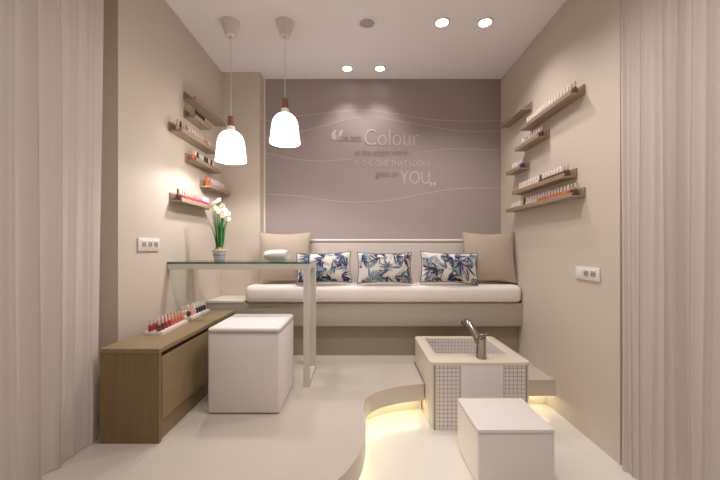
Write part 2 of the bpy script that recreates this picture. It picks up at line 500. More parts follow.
def pendant(x, y, zrim, ztop, label):
    t = thing('pendant_lamp', label, 'pendant lamp', (x, y, zrim), 'pendant lamps over the glass table')
    c = (x, y, 0)
    b = BM(); lathe(b, [(0.036, CEIL - 0.105), (0.039, CEIL - 0.105), (0.068, CEIL - 0.012), (0.068, CEIL)], c, 32); obj('canopy', b, M_WHITEPLASTIC, t)
    b = BM(); lathe(b, [(0.010, CEIL - 0.12), (0.012, CEIL - 0.105)], c, 12); obj('cord_grip', b, M_WHITEPLASTIC, t)
    b = BM(); tube(b, [(x, y, ztop - 0.005), (x, y, CEIL - 0.118)], 0.0028, 8); obj('cord', b, M_CORD, t)
    b = BM(); lathe(b, [(0.024, ztop - 0.075), (0.0245, ztop - 0.06), (0.021, ztop - 0.002), (0.018, ztop)], c, 24); obj('wooden_neck', b, M_PWOOD, t)
    zc = ztop - 0.075
    b = BM(); lathe(b, [(0.033, zc - 0.036), (0.029, zc - 0.012), (0.027, zc)], c, 24, False, True); obj('collar', b, M_WHITEPLASTIC, t)
    H = zc - 0.034 - zrim
    prof = [(0.110, 0.0), (0.109, 0.02 * 1), (0.104, 0.05), (0.101, 0.09), (0.097, H * 0.60), (0.089, H * 0.76), (0.076, H * 0.87), (0.058, H * 0.95), (0.034, H)]
    pin = [(r - 0.003, z) for r, z in prof]
    b = BM(); lathe(b, [(r, z + zrim) for r, z in prof] , c, 40, False, False)
    obj('lamp_shade', b, M_OPAL, t, 60)
    b = BM(); lathe(b, [(0.003, zrim + 0.075), (0.020, zrim + 0.085), (0.030, zrim + 0.105), (0.029, zrim + 0.125), (0.018, zrim + 0.15), (0.015, zc - 0.02)], c, 20); obj('bulb', b, M_BULBGLOW, t, 60)
    l = bpy.data.lights.new('pendant_glow', 'POINT'); l.energy = P_BULB; l.color = (1.0, 0.95, 0.92); l.shadow_soft_size = 0.02
    lo = bpy.data.objects.new('pendant_glow', l); lo.location = (x, y, zrim + 0.045); COL.objects.link(lo)
pendant(-0.955, 2.59, 1.586, 1.916, 'lit white bell pendant lamp hanging lower, nearer the left wall')
pendant(-0.555, 2.59, 1.718, 2.046, 'lit white bell pendant lamp hanging higher, in front of the mauve wall')

# ------------------------------------------------------------------ LED tapes under the raised floor
led = [Vector((x, y)) + (q - Vector((x, y))) * 0.62 for (x, y), q in zip(edge, inner)]
led = [p for p in led if p.y > 1.2 and p.x < BX0 - 0.02]
b = BM(); tube(b, [(p.x, p.y, -0.121) for p in led], 0.0045, 6)
tag(obj('led_tape', b, M_LED, None, 60, (led[0].x, led[0].y, -0.125)), 'glowing LED tape under the wavy step edge left of the basin', 'light strip', 'LED tapes under the raised floor')
b = BM(); tube(b, [(BX1 + 0.02, 2.56, -0.121), (XR - 0.01, 2.56, -0.121)], 0.0045, 6)
tag(obj('led_tape', b, M_LED, None, 60, (BX1 + 0.02, 2.56, -0.125)), 'glowing LED tape under the step between basin and right wall', 'light strip', 'LED tapes under the raised floor')

# ------------------------------------------------------------------ sofa along the back wall
SF = 2.99
sofa = thing('banquette_sofa', 'long cream built-in sofa with padded back along the mauve wall', 'sofa', (0.1, 3.2, 0.0))
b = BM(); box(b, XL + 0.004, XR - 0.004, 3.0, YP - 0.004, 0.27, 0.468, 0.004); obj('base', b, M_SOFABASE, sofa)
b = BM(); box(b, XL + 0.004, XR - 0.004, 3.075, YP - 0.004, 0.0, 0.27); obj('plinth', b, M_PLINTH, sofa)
b = BM(); box(b, XL + 0.004, -0.99, 2.995, YP - 0.004, 0.4685, 0.492, 0.003, 1); obj('ledge', b, M_TRIM, sofa)
b = BM()
box(b, -0.985, XR - 0.006, SF - 0.012, YP - 0.01, 0.470, 0.618, 0.045, 5)
for v in b.verts:
    if v.co.z > 0.58:
        u = (v.co.y - SF) / (YP - SF); v.co.z += 0.008 * max(0, 1 - (2 * u - 1) ** 2)
obj('seat_cushion', b, M_SEAT, sofa, 60)
b = BM(); tube(b, [(-0.955, SF - 0.008, 0.492), (XR - 0.045, SF - 0.008, 0.492)], 0.004, 6); obj('piping', b, M_BACK, sofa)
b = BM(); box(b, -0.90, XR - 0.05, YP - 0.085, YP - 0.005, 0.612, 0.998, 0.02, 4); obj('backrest', b, M_BACK, sofa, 60)
b = BM(); box(b, -0.905, XR - 0.045, YP - 0.092, YB - 0.01, 0.998, 1.024, 0.008, 3); obj('top_rail', b, M_TRIM, sofa)

# ------------------------------------------------------------------ cushions
def pillow_pt(u, v, w, h, d, side):
    k = (1 - abs(u) ** 2.4) * (1 - abs(v) ** 2.4)
    th = d / 2 * max(0.0, k) ** 0.55
    x = w / 2 * u * (1 - 0.065 * (1 - v * v))
    z = h / 2 * v * (1 - 0.10 * (1 - u * u))
    return Vector((x, side * th, z))
def pillow_mesh(w, h, d, n=20):
    bm = BM(); G = {}
    for s in (-1, 1):
        for i in range(n + 1):
            for j in range(n + 1):
                edge_ = i in (0, n) or j in (0, n)
                if s == 1 and edge_: G[s, i, j] = G[-1, i, j]; continue
                u, v = math.sin((2 * i / n - 1) * PI / 2), math.sin((2 * j / n - 1) * PI / 2)
                G[s, i, j] = bm.verts.new(pillow_pt(u, v, w, h, d, s))
    for s in (-1, 1):
        for i in range(n):
            for j in range(n):
                bm.faces.new((G[s, i, j], G[s, i + 1, j], G[s, i + 1, j + 1], G[s, i, j + 1]))
    return bm
def pillow_rim(w, h, d, r):
    pts = []; n = 14
    for k in range(n): pts.append(pillow_pt(-1 + 2 * k / n, -1, w, h, d, -1))
    for k in range(n): pts.append(pillow_pt(1, -1 + 2 * k / n, w, h, d, -1))
    for k in range(n): pts.append(pillow_pt(1 - 2 * k / n, 1, w, h, d, -1))
    for k in range(n): pts.append(pillow_pt(-1, 1 - 2 * k / n, w, h, d, -1))
    bm = BM(); tube(bm, pts, r, 6, True); return bm
def leaf_strip(bm, w, h, d, p0, ang, L, wd, bend, mi, off):
    n = 7; prev = None
    for k in range(n + 1):
        t = k / n
        a = ang + bend * t
        if k == 0: c = Vector(p0)
        else: c = c + Vector((math.cos(a), math.sin(a))) * (L / n)
        ww = wd * (math.sin(PI * (0.06 + 0.94 * t)) ** 0.8 if t < 1 else 0.0) + 0.0004
        nn = Vector((-math.sin(a), math.cos(a)))
        row = []
        for sgn in (-1, 0, 1):
            q = c + nn * ww * sgn
            u = max(-0.97, min(0.97, q.x / (w / 2))); v = max(-0.97, min(0.97, q.y / (h / 2)))
            p = pillow_pt(u, v, w, h, d, -1); p.y -= off
            row.append(bm.verts.new(p))
        if prev:
            for i in (0, 1):
                bm.faces.new((prev[i], row[i], row[i + 1], prev[i + 1])).material_index = mi
        prev = row

def set_pose(o, loc, tilt, rz=0.0, roll=0.0):
    o.location = loc; o.rotation_euler = (tilt, roll, rz)

for px, lab, rz in ((284.5, 'plain beige square cushion at the left end of the sofa', 0.10), (489.5, 'plain beige square cushion at the right end of the sofa', -0.06)):
    W = H_ = 0.458; D = 0.13
    t = thing('square_cushion', lab, 'cushion', (0, 0, 0), 'beige square cushions on the sofa')
    o = obj('cushion_cover', pillow_mesh(W, H_, D), M_CUSH, t, 60)
    obj('piping', pillow_rim(W, H_, D, 0.004), M_CUSHPIPE, t, 60)
    c = at(px, 258.5, 3.125)
    set_pose(t, (c.x, 3.135, 0.858), -0.16, rz)

random.seed(21)
for idx, (px, lab, rz, roll, py) in enumerate(((324, 'leaf-print lumbar pillow, left of the three, partly behind the table leg', 0.05, -0.03, 269),
                               (384.5, 'leaf-print lumbar pillow in the middle of the sofa', 0.0, 0.0, 268.5),
                               (449, 'leaf-print lumbar pillow beside the right beige cushion', -0.03, 0.04, 269))):
    W, H_, D = 0.475, 0.27, 0.11
    if idx == 2: W = 0.495
    t = thing('lumbar_pillow', lab, 'pillow', (0, 0, 0), 'blue leaf-print lumbar pillows on the sofa')
    bm = pillow_mesh(W, H_, D)
    for fr in range(40):     # sprigs of long leaves, drawn from back to front
        ox, oy = (-0.92 + 0.263 * ((fr * 5) % 8) + random.uniform(-0.1, 0.1)) * W / 2, (-0.75 + 0.68 * ((fr * 5) // 8 % 3) + random.uniform(-0.22, 0.22)) * H_ / 2
        a0 = random.uniform(0, 2 * PI); nl = random.randint(3, 5)
        mi = random.choice([1, 1, 1, 2, 3])
        for k in range(nl):
            a = a0 + (k - nl / 2) * 0.38
            L = random.uniform(0.06, 0.115)
            leaf_strip(bm, W, H_, D, (ox + 0.012 * math.cos(a), oy + 0.012 * math.sin(a)), a, L, random.uniform(0.004, 0.008),
                       random.uniform(-0.5, 0.5), mi if random.random() < 0.7 else random.choice([1, 2, 3, 4]), 0.0012 + 0.00012 * fr)
    for k in range(6):
        a = random.uniform(0, 2 * PI)
        leaf_strip(bm, W, H_, D, (random.uniform(-0.8, 0.8) * W / 2, random.uniform(-0.8, 0.8) * H_ / 2), a, 0.09, 0.016, 0.6, 4, 0.0008)
    me_o = obj('pillow_cover', bm, [M_PRINT, M_NAVY, M_BLUE, M_TEAL, M_TAN], t, 60)
    obj('piping', pillow_rim(W, H_, D, 0.0042), M_NAVY, t, 60)
    c = at(px, py, 3.03)
    set_pose(t, (c.x, 3.03, 0.770), -0.20, rz, roll)

# ------------------------------------------------------------------ low oak bench cabinet
CX0, CX1, CY0, CY1, CH = -1.256, -0.968, 1.688, 2.71, 0.459
cab = thing('bench_cabinet', 'low oak bench cabinet along the left wall', 'cabinet', ((CX0 + CX1) / 2, (CY0 + CY1) / 2, 0))
b = BM(); box(b, CX0, CX1, CY0, CY1, CH - 0.024, CH, 0.002, 1); obj('top', b, M_OAK, cab)
for y0 in (CY0 + 0.001, CY1 - 0.024):
    b = BM(); box(b, CX0, CX1 - 0.002, y0, y0 + 0.023, 0.0, CH - 0.0245, 0.001, 1); obj('end_panel', b, M_OAKV_SHADED, cab)
b = BM(); box(b, CX0 + 0.005, CX0 + 0.02, CY0 + 0.025, CY1 - 0.025, 0.0, CH - 0.025); obj('back_panel', b, M_OAK, cab)
b = BM(); box(b, CX0 + 0.03, CX1 - 0.03, CY0 + 0.025, CY1 - 0.025, 0.075, 0.09); obj('bottom_panel', b, M_OAK, cab)
b = BM(); box(b, CX1 - 0.045, CX1 - 0.030, CY0 + 0.025, CY1 - 0.025, CH - 0.07, CH - 0.026); obj('gap_shade_strip', b, M_GAP, cab)  # dark strip stands in for the shadow gap under the top
b = BM(); box(b, CX1 - 0.034, CX1 - 0.016, CY0 + 0.025, CY1 - 0.025, 0.0, 0.092); obj('plinth', b, M_OAK, cab)
ym = (CY0 + CY1) / 2
for y0, y1 in ((CY0 + 0.030, ym - 0.002), (ym + 0.002, CY1 - 0.027)):
    b = BM(); box(b, CX1 - 0.022, CX1 - 0.002, y0, y1, 0.100, CH - 0.050, 0.0015, 1); obj('door', b, M_OAK, cab)

# ------------------------------------------------------------------ poufs
def pouf(name, label, x0, x1, y0, y1, z0, z1, rz, bev, lid):
    cx, cy = (x0 + x1) / 2, (y0 + y1) / 2
    t = thing(name, label, 'pouf' if name == 'pouf' else 'footstool', (cx, cy, z0))
    b = BM(); box(b, x0, x1, y0, y1, z0 + 0.004, z1 - lid, bev, 3); obj('body', b, M_LEATHER, t, 50)
    b = BM(); box(b, x0 - 0.001, x1 + 0.001, y0 - 0.001, y1 + 0.001, z1 - lid + 0.001, z1, bev * 1.4, 4)
    for v in b.verts:
        if v.co.z > z1 - 0.004:
            u = (v.co.x - cx) / (x1 - cx); w = (v.co.y - cy) / (y1 - cy); v.co.z += 0.006 * (1 - u * u) * (1 - w * w)
    obj('seat_top', b, M_LEATHER, t, 50)
    b = BM(); tube(b, [(x, y, z1 - lid) for x, y in round_poly(x0 - 0.0005, x1 + 0.0005, y0 - 0.0005, y1 + 0.0005, bev + 0.001, 4)], 0.0022, 6, True); obj('seam', b, M_SEAM, t)
    for sx, sy in ((x0 + 0.04, y0 + 0.04), (x1 - 0.04, y0 + 0.04), (x0 + 0.04, y1 - 0.04), (x1 - 0.04, y1 - 0.04)):
        b = BM(); lathe(b, [(0.015, z0), (0.015, z0 + 0.004)], (sx, sy, 0), 12); obj('foot', b, M_GAP, t)
    t.rotation_euler = (0, 0, rz)
    return t
pouf('pouf', 'tall white leather cube pouf beside the oak bench cabinet', -0.866, -0.456, 1.985, 2.41, 0.0, 0.492, 0.0, 0.014, 0.03)
pouf('footstool', 'low white leather footstool in front of the mosaic foot basin', 0.568, 0.940, 1.686, 2.045, LOW, 0.068, 0.0, 0.010, 0.014)

# ------------------------------------------------------------------ pedicure basin
bas = thing('foot_basin', 'white mosaic-tiled pedicure foot basin with cream stone rim', 'basin', ((BX0 + BX1) / 2, (BY0 + BY1) / 2, LOW))
ZT = 0.216; ZR = ZT - 0.02
IX0, IX1, IY0, IY1 = 0.525, 1.01, 2.42, 2.838
b = BM()
outer = round_poly(BX0 + 0.004, BX1 - 0.004, BY0 + 0.004, BY1 - 0.004, 0.03, 6)
prism(b, outer, LOW, LOW + 0.06)
n = len(outer)
a0 = [b.verts.new((x, y, LOW + 0.06)) for x, y in outer]; a1 = [b.verts.new((x, y, ZR)) for x, y in outer]
for i in range(n): b.faces.new((a0[i], a0[(i + 1) % n], a1[(i + 1) % n], a1[i]))
obj('side_wall', b, M_RIM, bas, 40)
PX0, PX1 = 0.642, 0.913
for x0, x1 in ((BX0 + 0.032, PX0 - 0.002), (PX1 + 0.002, BX1 - 0.032)):
    b = BM(); box(b, x0, x1, BY0, BY0 + 0.006, LOW + 0.002, ZR - 0.001); obj('mosaic_panel', b, M_TILE_F, bas)
b = BM(); box(b, PX0, PX1, BY0 - 0.006, BY0 + 0.006, LOW + 0.002, ZR, 0.003, 2); obj('front_panel', b, M_PANEL, bas)
b = BM(); box(b, BX0 + 0.0325 - 0.008, BX0 + 0.0325, BY0 - 0.001, BY0 + 0.008, LOW + 0.002, ZR - 0.001); obj('corner_strip', b, M_PLINTH, bas)
b = BM(); box(b, BX0 + 0.002, BX0 + 0.006, BY0 + 0.034, BY0 + 0.066, LOW + 0.002, ZR - 0.001); obj('mosaic_panel', b, M_TILE_S, bas)
b = BM(); box(b, BX1 - 0.0325, BX1 - 0.0325 + 0.008, BY0 - 0.001, BY0 + 0.008, LOW + 0.002, ZR - 0.001); obj('corner_strip', b, M_PLINTH, bas)
# rim ring
b = BM()
orim = round_poly(BX0, BX1, BY0 - 0.006, BY1, 0.035, 6); irim = round_poly(IX0, IX1, IY0, IY1, 0.012, 6)
def ring(z): return [b.verts.new((x, y, z)) for x, y in orim], [b.verts.new((x, y, z)) for x, y in irim]
o0, i0 = ring(ZR); o1, i1 = ring(ZT)
n = len(orim)
for i in range(n):
    j = (i + 1) % n
    b.faces.new((o0[i], o0[j], o1[j], o1[i])); b.faces.new((i0[i], i1[i], i1[j], i0[j]))
    b.faces.new((o1[i], o1[j], i1[j], i1[i])); b.faces.new((o0[i], i0[i], i0[j], o0[j]))
es = [e for e in b.edges if all(v.co.z > ZT - 1e-5 for v in e.verts) and (all(v in o1 for v in e.verts) or all(v in i1 for v in e.verts))]
bmesh.ops.bevel(b, geom=es, offset=0.006, segments=2, profile=0.5, affect='EDGES')
obj('rim', b, M_RIM, bas, 40)
ZB = -0.02
for ya in (IY1, IY0 - 0.01):
    b = BM(); box(b, IX0 - 0.008, IX1 + 0.008, ya, ya + 0.01, ZB, ZR - 0.001); obj('inner_mosaic', b, M_TILE_F, bas)
for xa in (IX0 - 0.01, IX1):
    b = BM(); box(b, xa, xa + 0.01, IY0, IY1, ZB, ZR - 0.001); obj('inner_mosaic', b, M_TILE_S, bas)
b = BM(); box(b, IX0, IX1, IY0, IY1, ZB - 0.01, ZB); obj('inner_bottom', b, M_TILE_B, bas)
b = BM(); lathe(b, [(0.028, ZB), (0.026, ZB + 0.004)], (0.76, 2.63, 0), 20); obj('drain', b, M_CHROME, bas)

tap = thing('mixer_tap', 'brushed chrome mixer tap standing on the foot basin rim', 'tap', (0.805, 2.31, ZT))
b = BM(); lathe(b, [(0.032, ZT), (0.032, ZT + 0.005), (0.027, ZT + 0.009), (0.026, ZT + 0.12), (0.028, ZT + 0.125), (0.028, ZT + 0.135), (0.024, ZT + 0.142)], (0.805, 2.31, 0), 20); obj('body', b, M_CHROME, tap, 40)
b = BM(); tube(b, [(0.803, 2.315, ZT + 0.075), (0.785, 2.35, ZT + 0.125), (0.762, 2.40, ZT + 0.185), (0.750, 2.43, ZT + 0.212), (0.742, 2.45, ZT + 0.214), (0.736, 2.465, ZT + 0.203)], [0.025, 0.024, 0.023, 0.022, 0.0205, 0.020], 14); obj('spout', b, M_CHROME, tap, 60)
b = BM(); tube(b, [(0.736, 2.465, ZT + 0.204), (0.733, 2.473, ZT + 0.192)], 0.0208, 14); obj('outlet', b, M_DARKMETAL, tap)
b = BM(); lathe(b, [(0.018, ZT + 0.142), (0.025, ZT + 0.145), (0.025, ZT + 0.158), (0.014, ZT + 0.166)], (0.805, 2.31, 0), 20)
tube(b, [(0.808, 2.305, ZT + 0.155), (0.830, 2.275, ZT + 0.168)], [0.006, 0.004], 10); obj('lever', b, M_CHROME, tap, 40)
b = BM(); tube(b, [(0.778, 2.33, ZT), (0.778, 2.332, ZT + 0.04), (0.781, 2.338, ZT + 0.07), (0.79, 2.345, ZT + 0.105)], 0.0045, 8); obj('highlight_tube', b, M_CHROME, tap, 60)  # thin tube put in for the highlight line beside the tap body

# ------------------------------------------------------------------ glass manicure table
TX0, TX1, TY0, TY1 = XL + 0.004, -0.343, 2.375, 2.75
tab = thing('glass_table', 'narrow glass-topped manicure table on a white metal frame', 'table', ((TX0 + TX1) / 2, (TY0 + TY1) / 2, 0))
b = BM(); box(b, TX0, TX1, TY0, TY1, 0.8355, 0.8475)
b.faces.ensure_lookup_table()
for f in b.faces:
    if abs(f.normal.z) < 0.5: f.material_index = 1
b.normal_update()
for f in b.faces: f.material_index = 0 if abs(f.normal.z) > 0.5 else 1
obj('glass_top', b, [M_GLASS, M_GLASSEDGE], tab, 0)
b = BM(); box(b, TX0, TX1 - 0.042, TY0 + 0.002, TY0 + 0.042, 0.797, 0.835, 0.002, 1); obj('front_rail', b, M_FRAME, tab)
b = BM(); box(b, TX0, TX1 - 0.042, TY1 - 0.042, TY1 - 0.002, 0.797, 0.835, 0.002, 1); obj('back_rail', b, M_FRAME, tab)
b = BM(); box(b, TX1 - 0.042, TX1 - 0.001, TY0 + 0.002, TY0 + 0.042, 0.0, 0.835, 0.002, 1); obj('leg', b, M_FRAME, tab)
b = BM(); box(b, TX1 - 0.042, TX1 - 0.001, TY1 - 0.042, TY1 - 0.002, 0.0, 0.835, 0.002, 1); obj('leg', b, M_FRAME, tab)
b = BM(); box(b, TX1 - 0.042, TX1 - 0.001, TY0 + 0.042, TY1 - 0.042, 0.0, 0.03, 0.002, 1); obj('foot_bar', b, M_FRAME, tab)
b = BM(); box(b, TX1 - 0.042, TX1 - 0.001, TY0 + 0.042, TY1 - 0.042, 0.797, 0.835, 0.002, 1); obj('end_rail', b, M_FRAME, tab)
TZ = 0.8478

# towel
random.seed(5)
tw = thing('rolled_towel', 'rolled white terry towel lying on the glass table', 'towel', at(277, 255.5, 2.56))
bm = BM()
cx, cyy, cz = at(277, 0, 2.56).x, 2.56, TZ + 0.0395
prof = []
rows = []
N, Mx = 28, 14
for i in range(Mx + 1):
    t_ = i / Mx; x = cx - 0.092 + 0.184 * t_
    e = 1.06 - (abs(2 * t_ - 1)) ** 4 * 0.24
    rows.append([bm.verts.new((x, cyy + 0.044 * e * math.cos(2 * PI * k / N) * (1 + 0.02 * math.sin(5 * t_ + k)),
                               cz + 0.0365 * e * math.sin(2 * PI * k / N) + (0.006 * t_ if math.sin(2 * PI * k / N) > 0 else 0))) for k in range(N)])
for r0, r1 in zip(rows, rows[1:]):
    for k in range(N): bm.faces.new((r0[k], r0[(k + 1) % N], r1[(k + 1) % N], r1[k]))
bm.faces.new(rows[0][::-1]); bm.faces.new(rows[-1])
obj('terry_roll', bm, M_TOWEL, tw, 70)
for xs in (cx + 0.0925, cx - 0.0925):
    bm = BM(); pts = []
    for k in range(44):
        a = k * 0.36; r = 0.004 + 0.030 * k / 44
        pts.append((xs, cyy + r * 1.12 * math.cos(a), cz + 0.002 + r * 0.95 * math.sin(a)))
    tube(bm, pts, 0.0022, 5)
    obj('spiral_end', bm, M_TOWEL, tw, 70)
tw.rotation_euler = (0, 0, -0.42)

# potted narcissus
PXc, PYc = at(219.5, 0, 2.65).x, 2.65
pl = thing('potted_narcissus', 'white-flowered narcissus in a small white pot on the glass table', 'plant', (PXc, PYc, TZ))
c = (PXc, PYc, TZ)
b = BM(); lathe(b, [(0.036, 0.0), (0.039, 0.004), (0.049, 0.070), (0.054, 0.072), (0.054, 0.083), (0.049, 0.083), (0.046, 0.068)], c, 28, True, False); obj('pot', b, M_POT, pl, 40)
b = BM(); lathe(b, [(0.0445, 0.036), (0.0455, 0.040), (0.0468, 0.047), (0.0472, 0.050)], c, 28, False, False); obj('pot_band', b, M_POTBAND, pl, 40)
b = BM(); lathe(b, [(0.002, 0.072), (0.046, 0.069)], c, 20, True, False); obj('soil', b, M_SOIL, pl)
random.seed(11)
b = BM()
for k in range(4):
    a = k * 1.7
    lathe(b, [(0.006, 0.060), (0.016, 0.070), (0.015, 0.085), (0.006, 0.10)], (PXc + 0.022 * math.cos(a), PYc + 0.022 * math.sin(a), TZ), 10)
obj('flower_bulbs', b, M_BULB, pl, 60)
b = BM()
def blade(bm, p0, az, lean, L, wd):
    n = 9; prev = None
    d = Vector((math.cos(az), math.sin(az), 0)); sd = Vector((-d.y, d.x, 0))
    for k in range(n + 1):
        t_ = k / n
        p = Vector(p0) + d * (lean * t_ ** 1.8) + Vector((0, 0, L * t_ * (1 - 0.10 * t_ * abs(lean) / 0.06)))
        ww = wd * (1 - max(0, t_ - 0.55) / 0.45 * 0.85)
        nrm = d * 0.0012
        row = [bm.verts.new(p + sd * ww - nrm * 0.2), bm.verts.new(p + nrm), bm.verts.new(p - sd * ww - nrm * 0.2), bm.verts.new(p - nrm)]
        if prev:
            for i in range(4): bm.faces.new((prev[i], prev[(i + 1) % 4], row[(i + 1) % 4], row[i]))
        else: bm.faces.new(row)
        prev = row
    bm.faces.new(prev[::-1])
for k in range(24):
    a = random.uniform(0, 2 * PI); r = random.uniform(0.004, 0.026)
    blade(b, (PXc + r * math.cos(a), PYc + r * math.sin(a), TZ + 0.075), a + random.uniform(-0.6, 0.6), random.uniform(0.005, 0.055), random.uniform(0.22, 0.345), random.uniform(0.0045, 0.007))
blade(b, (PXc - 0.02, PYc, TZ + 0.075), PI * 0.98, 0.062, 0.25, 0.0085)
blade(b, (PXc - 0.02, PYc - 0.01, TZ + 0.075), PI * 1.1, 0.05, 0.22, 0.0085)
obj('leaves', b, M_LEAF, pl, 50)
heads = [(-0.035, 0.0, 0.375), (0.0, -0.012, 0.40), (0.018, 0.01, 0.365), (-0.012, -0.02, 0.345), (-0.042, -0.015, 0.335), (0.035, 0.0, 0.335), (0.058, -0.01, 0.31), (0.028, -0.02, 0.30), (0.05, 0.02, 0.275), (-0.022, 0.02, 0.395), (0.008, -0.025, 0.325), (-0.03, -0.03, 0.355)]
for hx, hy, hz in heads:
    hz *= 1.13; hx *= 1.15
    base = Vector((PXc + hx, PYc + hy, TZ + hz))
    bm = BM()
    root = Vector((PXc + hx * 0.25, PYc + hy * 0.3, TZ + 0.075))
    mid = Vector((PXc + hx * 0.45, PYc + hy * 0.5, TZ + hz * 0.6))
    tube(bm, [(1 - t_) ** 2 * root + 2 * t_ * (1 - t_) * mid + t_ * t_ * base for t_ in [i / 6 for i in range(7)]], 0.0022, 6)
    stem = obj('stem', bm, M_LEAF, pl, 60)
    nrm = Vector((hx * 6 + random.uniform(-0.3, 0.3), -0.8 + random.uniform(-0.3, 0.3), 0.25 + random.uniform(-0.3, 0.4))).normalized()
    u = nrm.orthogonal().normalized(); w = nrm.cross(u)
    bm = BM()
    for k in range(6):
        a = 2 * PI * k / 6 + random.uniform(-0.1, 0.1)
        d = u * math.cos(a) + w * math.sin(a); s = nrm.cross(d)
        rows = []
        for t_, wd in ((0.1, 0.003), (0.35, 0.0078), (0.7, 0.0085), (0.92, 0.005), (1.0, 0.001)):
            p = base + d * (0.0225 * t_) + nrm * (0.003 + 0.004 * math.sin(t_ * 2.2))
            rows.append([bm.verts.new(p + s * wd), bm.verts.new(p - nrm * 0.0012), bm.verts.new(p - s * wd), bm.verts.new(p + nrm * 0.0006)])
        for r0, r1 in zip(rows, rows[1:]):
            for i in range(4): bm.faces.new((r0[i], r0[(i + 1) % 4], r1[(i + 1) % 4], r1[i]))
        bm.faces.new(rows[0]); bm.faces.new(rows[-1][::-1])
    fl = obj('flower', bm, M_PETAL, pl, 60)
    bm = BM(); tube(bm, [base + nrm * 0.002, base + nrm * 0.007, base + nrm * 0.011], [0.003, 0.0048, 0.0062], 10); obj('corona', bm, M_CORONA, fl, 60)

# ------------------------------------------------------------------ wall sockets
def socket(x, s, y0, y1, z0, z1, label, blank_first):
    """s: +1 when the plate faces +X"""
    t = thing('wall_socket', label, 'socket', (x, (y0 + y1) / 2, z0))
    def bx(name, a, c, ya, yb, za, zb, m, par, bev=0.0):
        bm = BM(); box(bm, min(x + s * a, x + s * c), max(x + s * a, x + s * c), ya, yb, za, zb, bev, 2); return obj(name, bm, m, par)
    bx('cover_plate', 0.0005, 0.011, y0, y1, z0, z1, M_WHITEPLASTIC, t, 0.003)
    w = (y1 - y0 - 0.03) / 3
    for k in range(3):
        ya = y0 + 0.015 + k * w
        fr = bx('switch_rocker' if k == blank_first else 'socket_module', 0.0112, 0.0145, ya + 0.003, ya + w - 0.003, z0 + 0.014, z1 - 0.014, M_WHITEPLASTIC, t, 0.001)
        if k != blank_first:
            for dy in (-0.010, 0.010):
                bm = BM()
                zc, yc = (z0 + z1) / 2, ya + w / 2 + dy
                tube(bm, [(x + s * 0.0140, yc, zc), (x + s * 0.0149, yc, zc)], 0.0055, 10)
                obj('pin_hole', bm, M_DARKMETAL, fr)
            bx('recess', 0.0140, 0.0147, ya + 0.010, ya + w - 0.010, z0 + 0.022, z1 - 0.022, M_GREYPLASTIC, fr)
socket(XL, 1, 2.06, 2.275, 0.925, 1.005, 'white triple wall socket on the left wall near the curtain', -1)
socket(XR, -1, 2.023, 2.247, 0.748, 0.828, 'white wall socket with a switch on the right wall', 2)

# ------------------------------------------------------------------ nail polish shelves and bottles
def ledge(x, s, y0, y1, z, label):
    t = thing('ledge_shelf', label, 'shelf', (x, (y0 + y1) / 2, z), 'oak picture ledges for nail polish')
    def bx(name, a, c, za, zb):
        bm = BM(); box(bm, min(x + s * a, x + s * c), max(x + s * a, x + s * c), y0, y1, za, zb, 0.001, 1); obj(name, bm, M_SHELF, t)
    bx('back_board', 0.0, 0.013, z + 0.0125, z + 0.062)
    bx('base_board', 0.0, 0.0905, z, z + 0.012)
    bx('front_lip', 0.0785, 0.0905, z + 0.0125, z + 0.029)
    return t

pol = {}
def polish_mat(kind, c):
    key = (kind, c)
    if key not in pol:
        if kind == 'glass': pol[key] = mat('polish_' + c, COLS[c], 0.12, spec=0.6, coat=0.6)
        else: pol[key] = mat('cap_' + c, COLS[c], 0.35)
    return pol[key]
COLS = {'clear': (0.62, 0.56, 0.52), 'white': (0.80, 0.76, 0.73), 'black': (0.012, 0.010, 0.012), 'darkred': (0.14, 0.012, 0.02), 'red': (0.36, 0.02, 0.025),
        'crimson': (0.34, 0.015, 0.035), 'orange': (0.72, 0.13, 0.035), 'coral': (0.62, 0.14, 0.08), 'pink': (0.68, 0.33, 0.33), 'pale pink': (0.72, 0.50, 0.46),
        'peach': (0.72, 0.42, 0.28), 'purple': (0.05, 0.02, 0.07), 'navy': (0.03, 0.035, 0.16), 'beige': (0.55, 0.42, 0.31), 'brown': (0.10, 0.04, 0.025),
        'yellow': (0.72, 0.58, 0.16), 'grey': (0.30, 0.27, 0.27), 'magenta': (0.30, 0.015, 0.08)}
proto = {}
ORD = ['first', 'second', 'third', 'fourth', 'fifth', 'sixth', 'seventh', 'eighth', 'ninth', 'tenth', 'eleventh', 'twelfth', 'thirteenth', 'fourteenth', 'fifteenth',
       'sixteenth', 'seventeenth', 'eighteenth', 'nineteenth', 'twentieth', 'twenty-first', 'twenty-second', 'twenty-third', 'twenty-fourth', 'twenty-fifth', 'twenty-sixth']
def bottle(loc, body, cap, label, group):
    key = (body, cap)
    if key in proto:
        t = copy_thing(proto[key], loc, random.uniform(-0.4, 0.4)); t['label'] = label; t['group'] = group
        return t
    t = thing('nail_polish_bottle', label, 'nail polish', (0, 0, 0), group)
    b = BM(); lathe(b, [(0.0115, 0.0), (0.0135, 0.003), (0.0135, 0.036), (0.0115, 0.042), (0.006, 0.046), (0.006, 0.049)], (0, 0, 0), 14); obj('bottle_body', b, polish_mat('glass', body), t, 40)
    b = BM(); lathe(b, [(0.0072, 0.0465), (0.0075, 0.049), (0.0062, 0.080), (0.005, 0.082)], (0, 0, 0), 12); obj('cap', b, polish_mat('cap', cap), t, 40)
    t.location = loc
    proto[key] = t
    return t

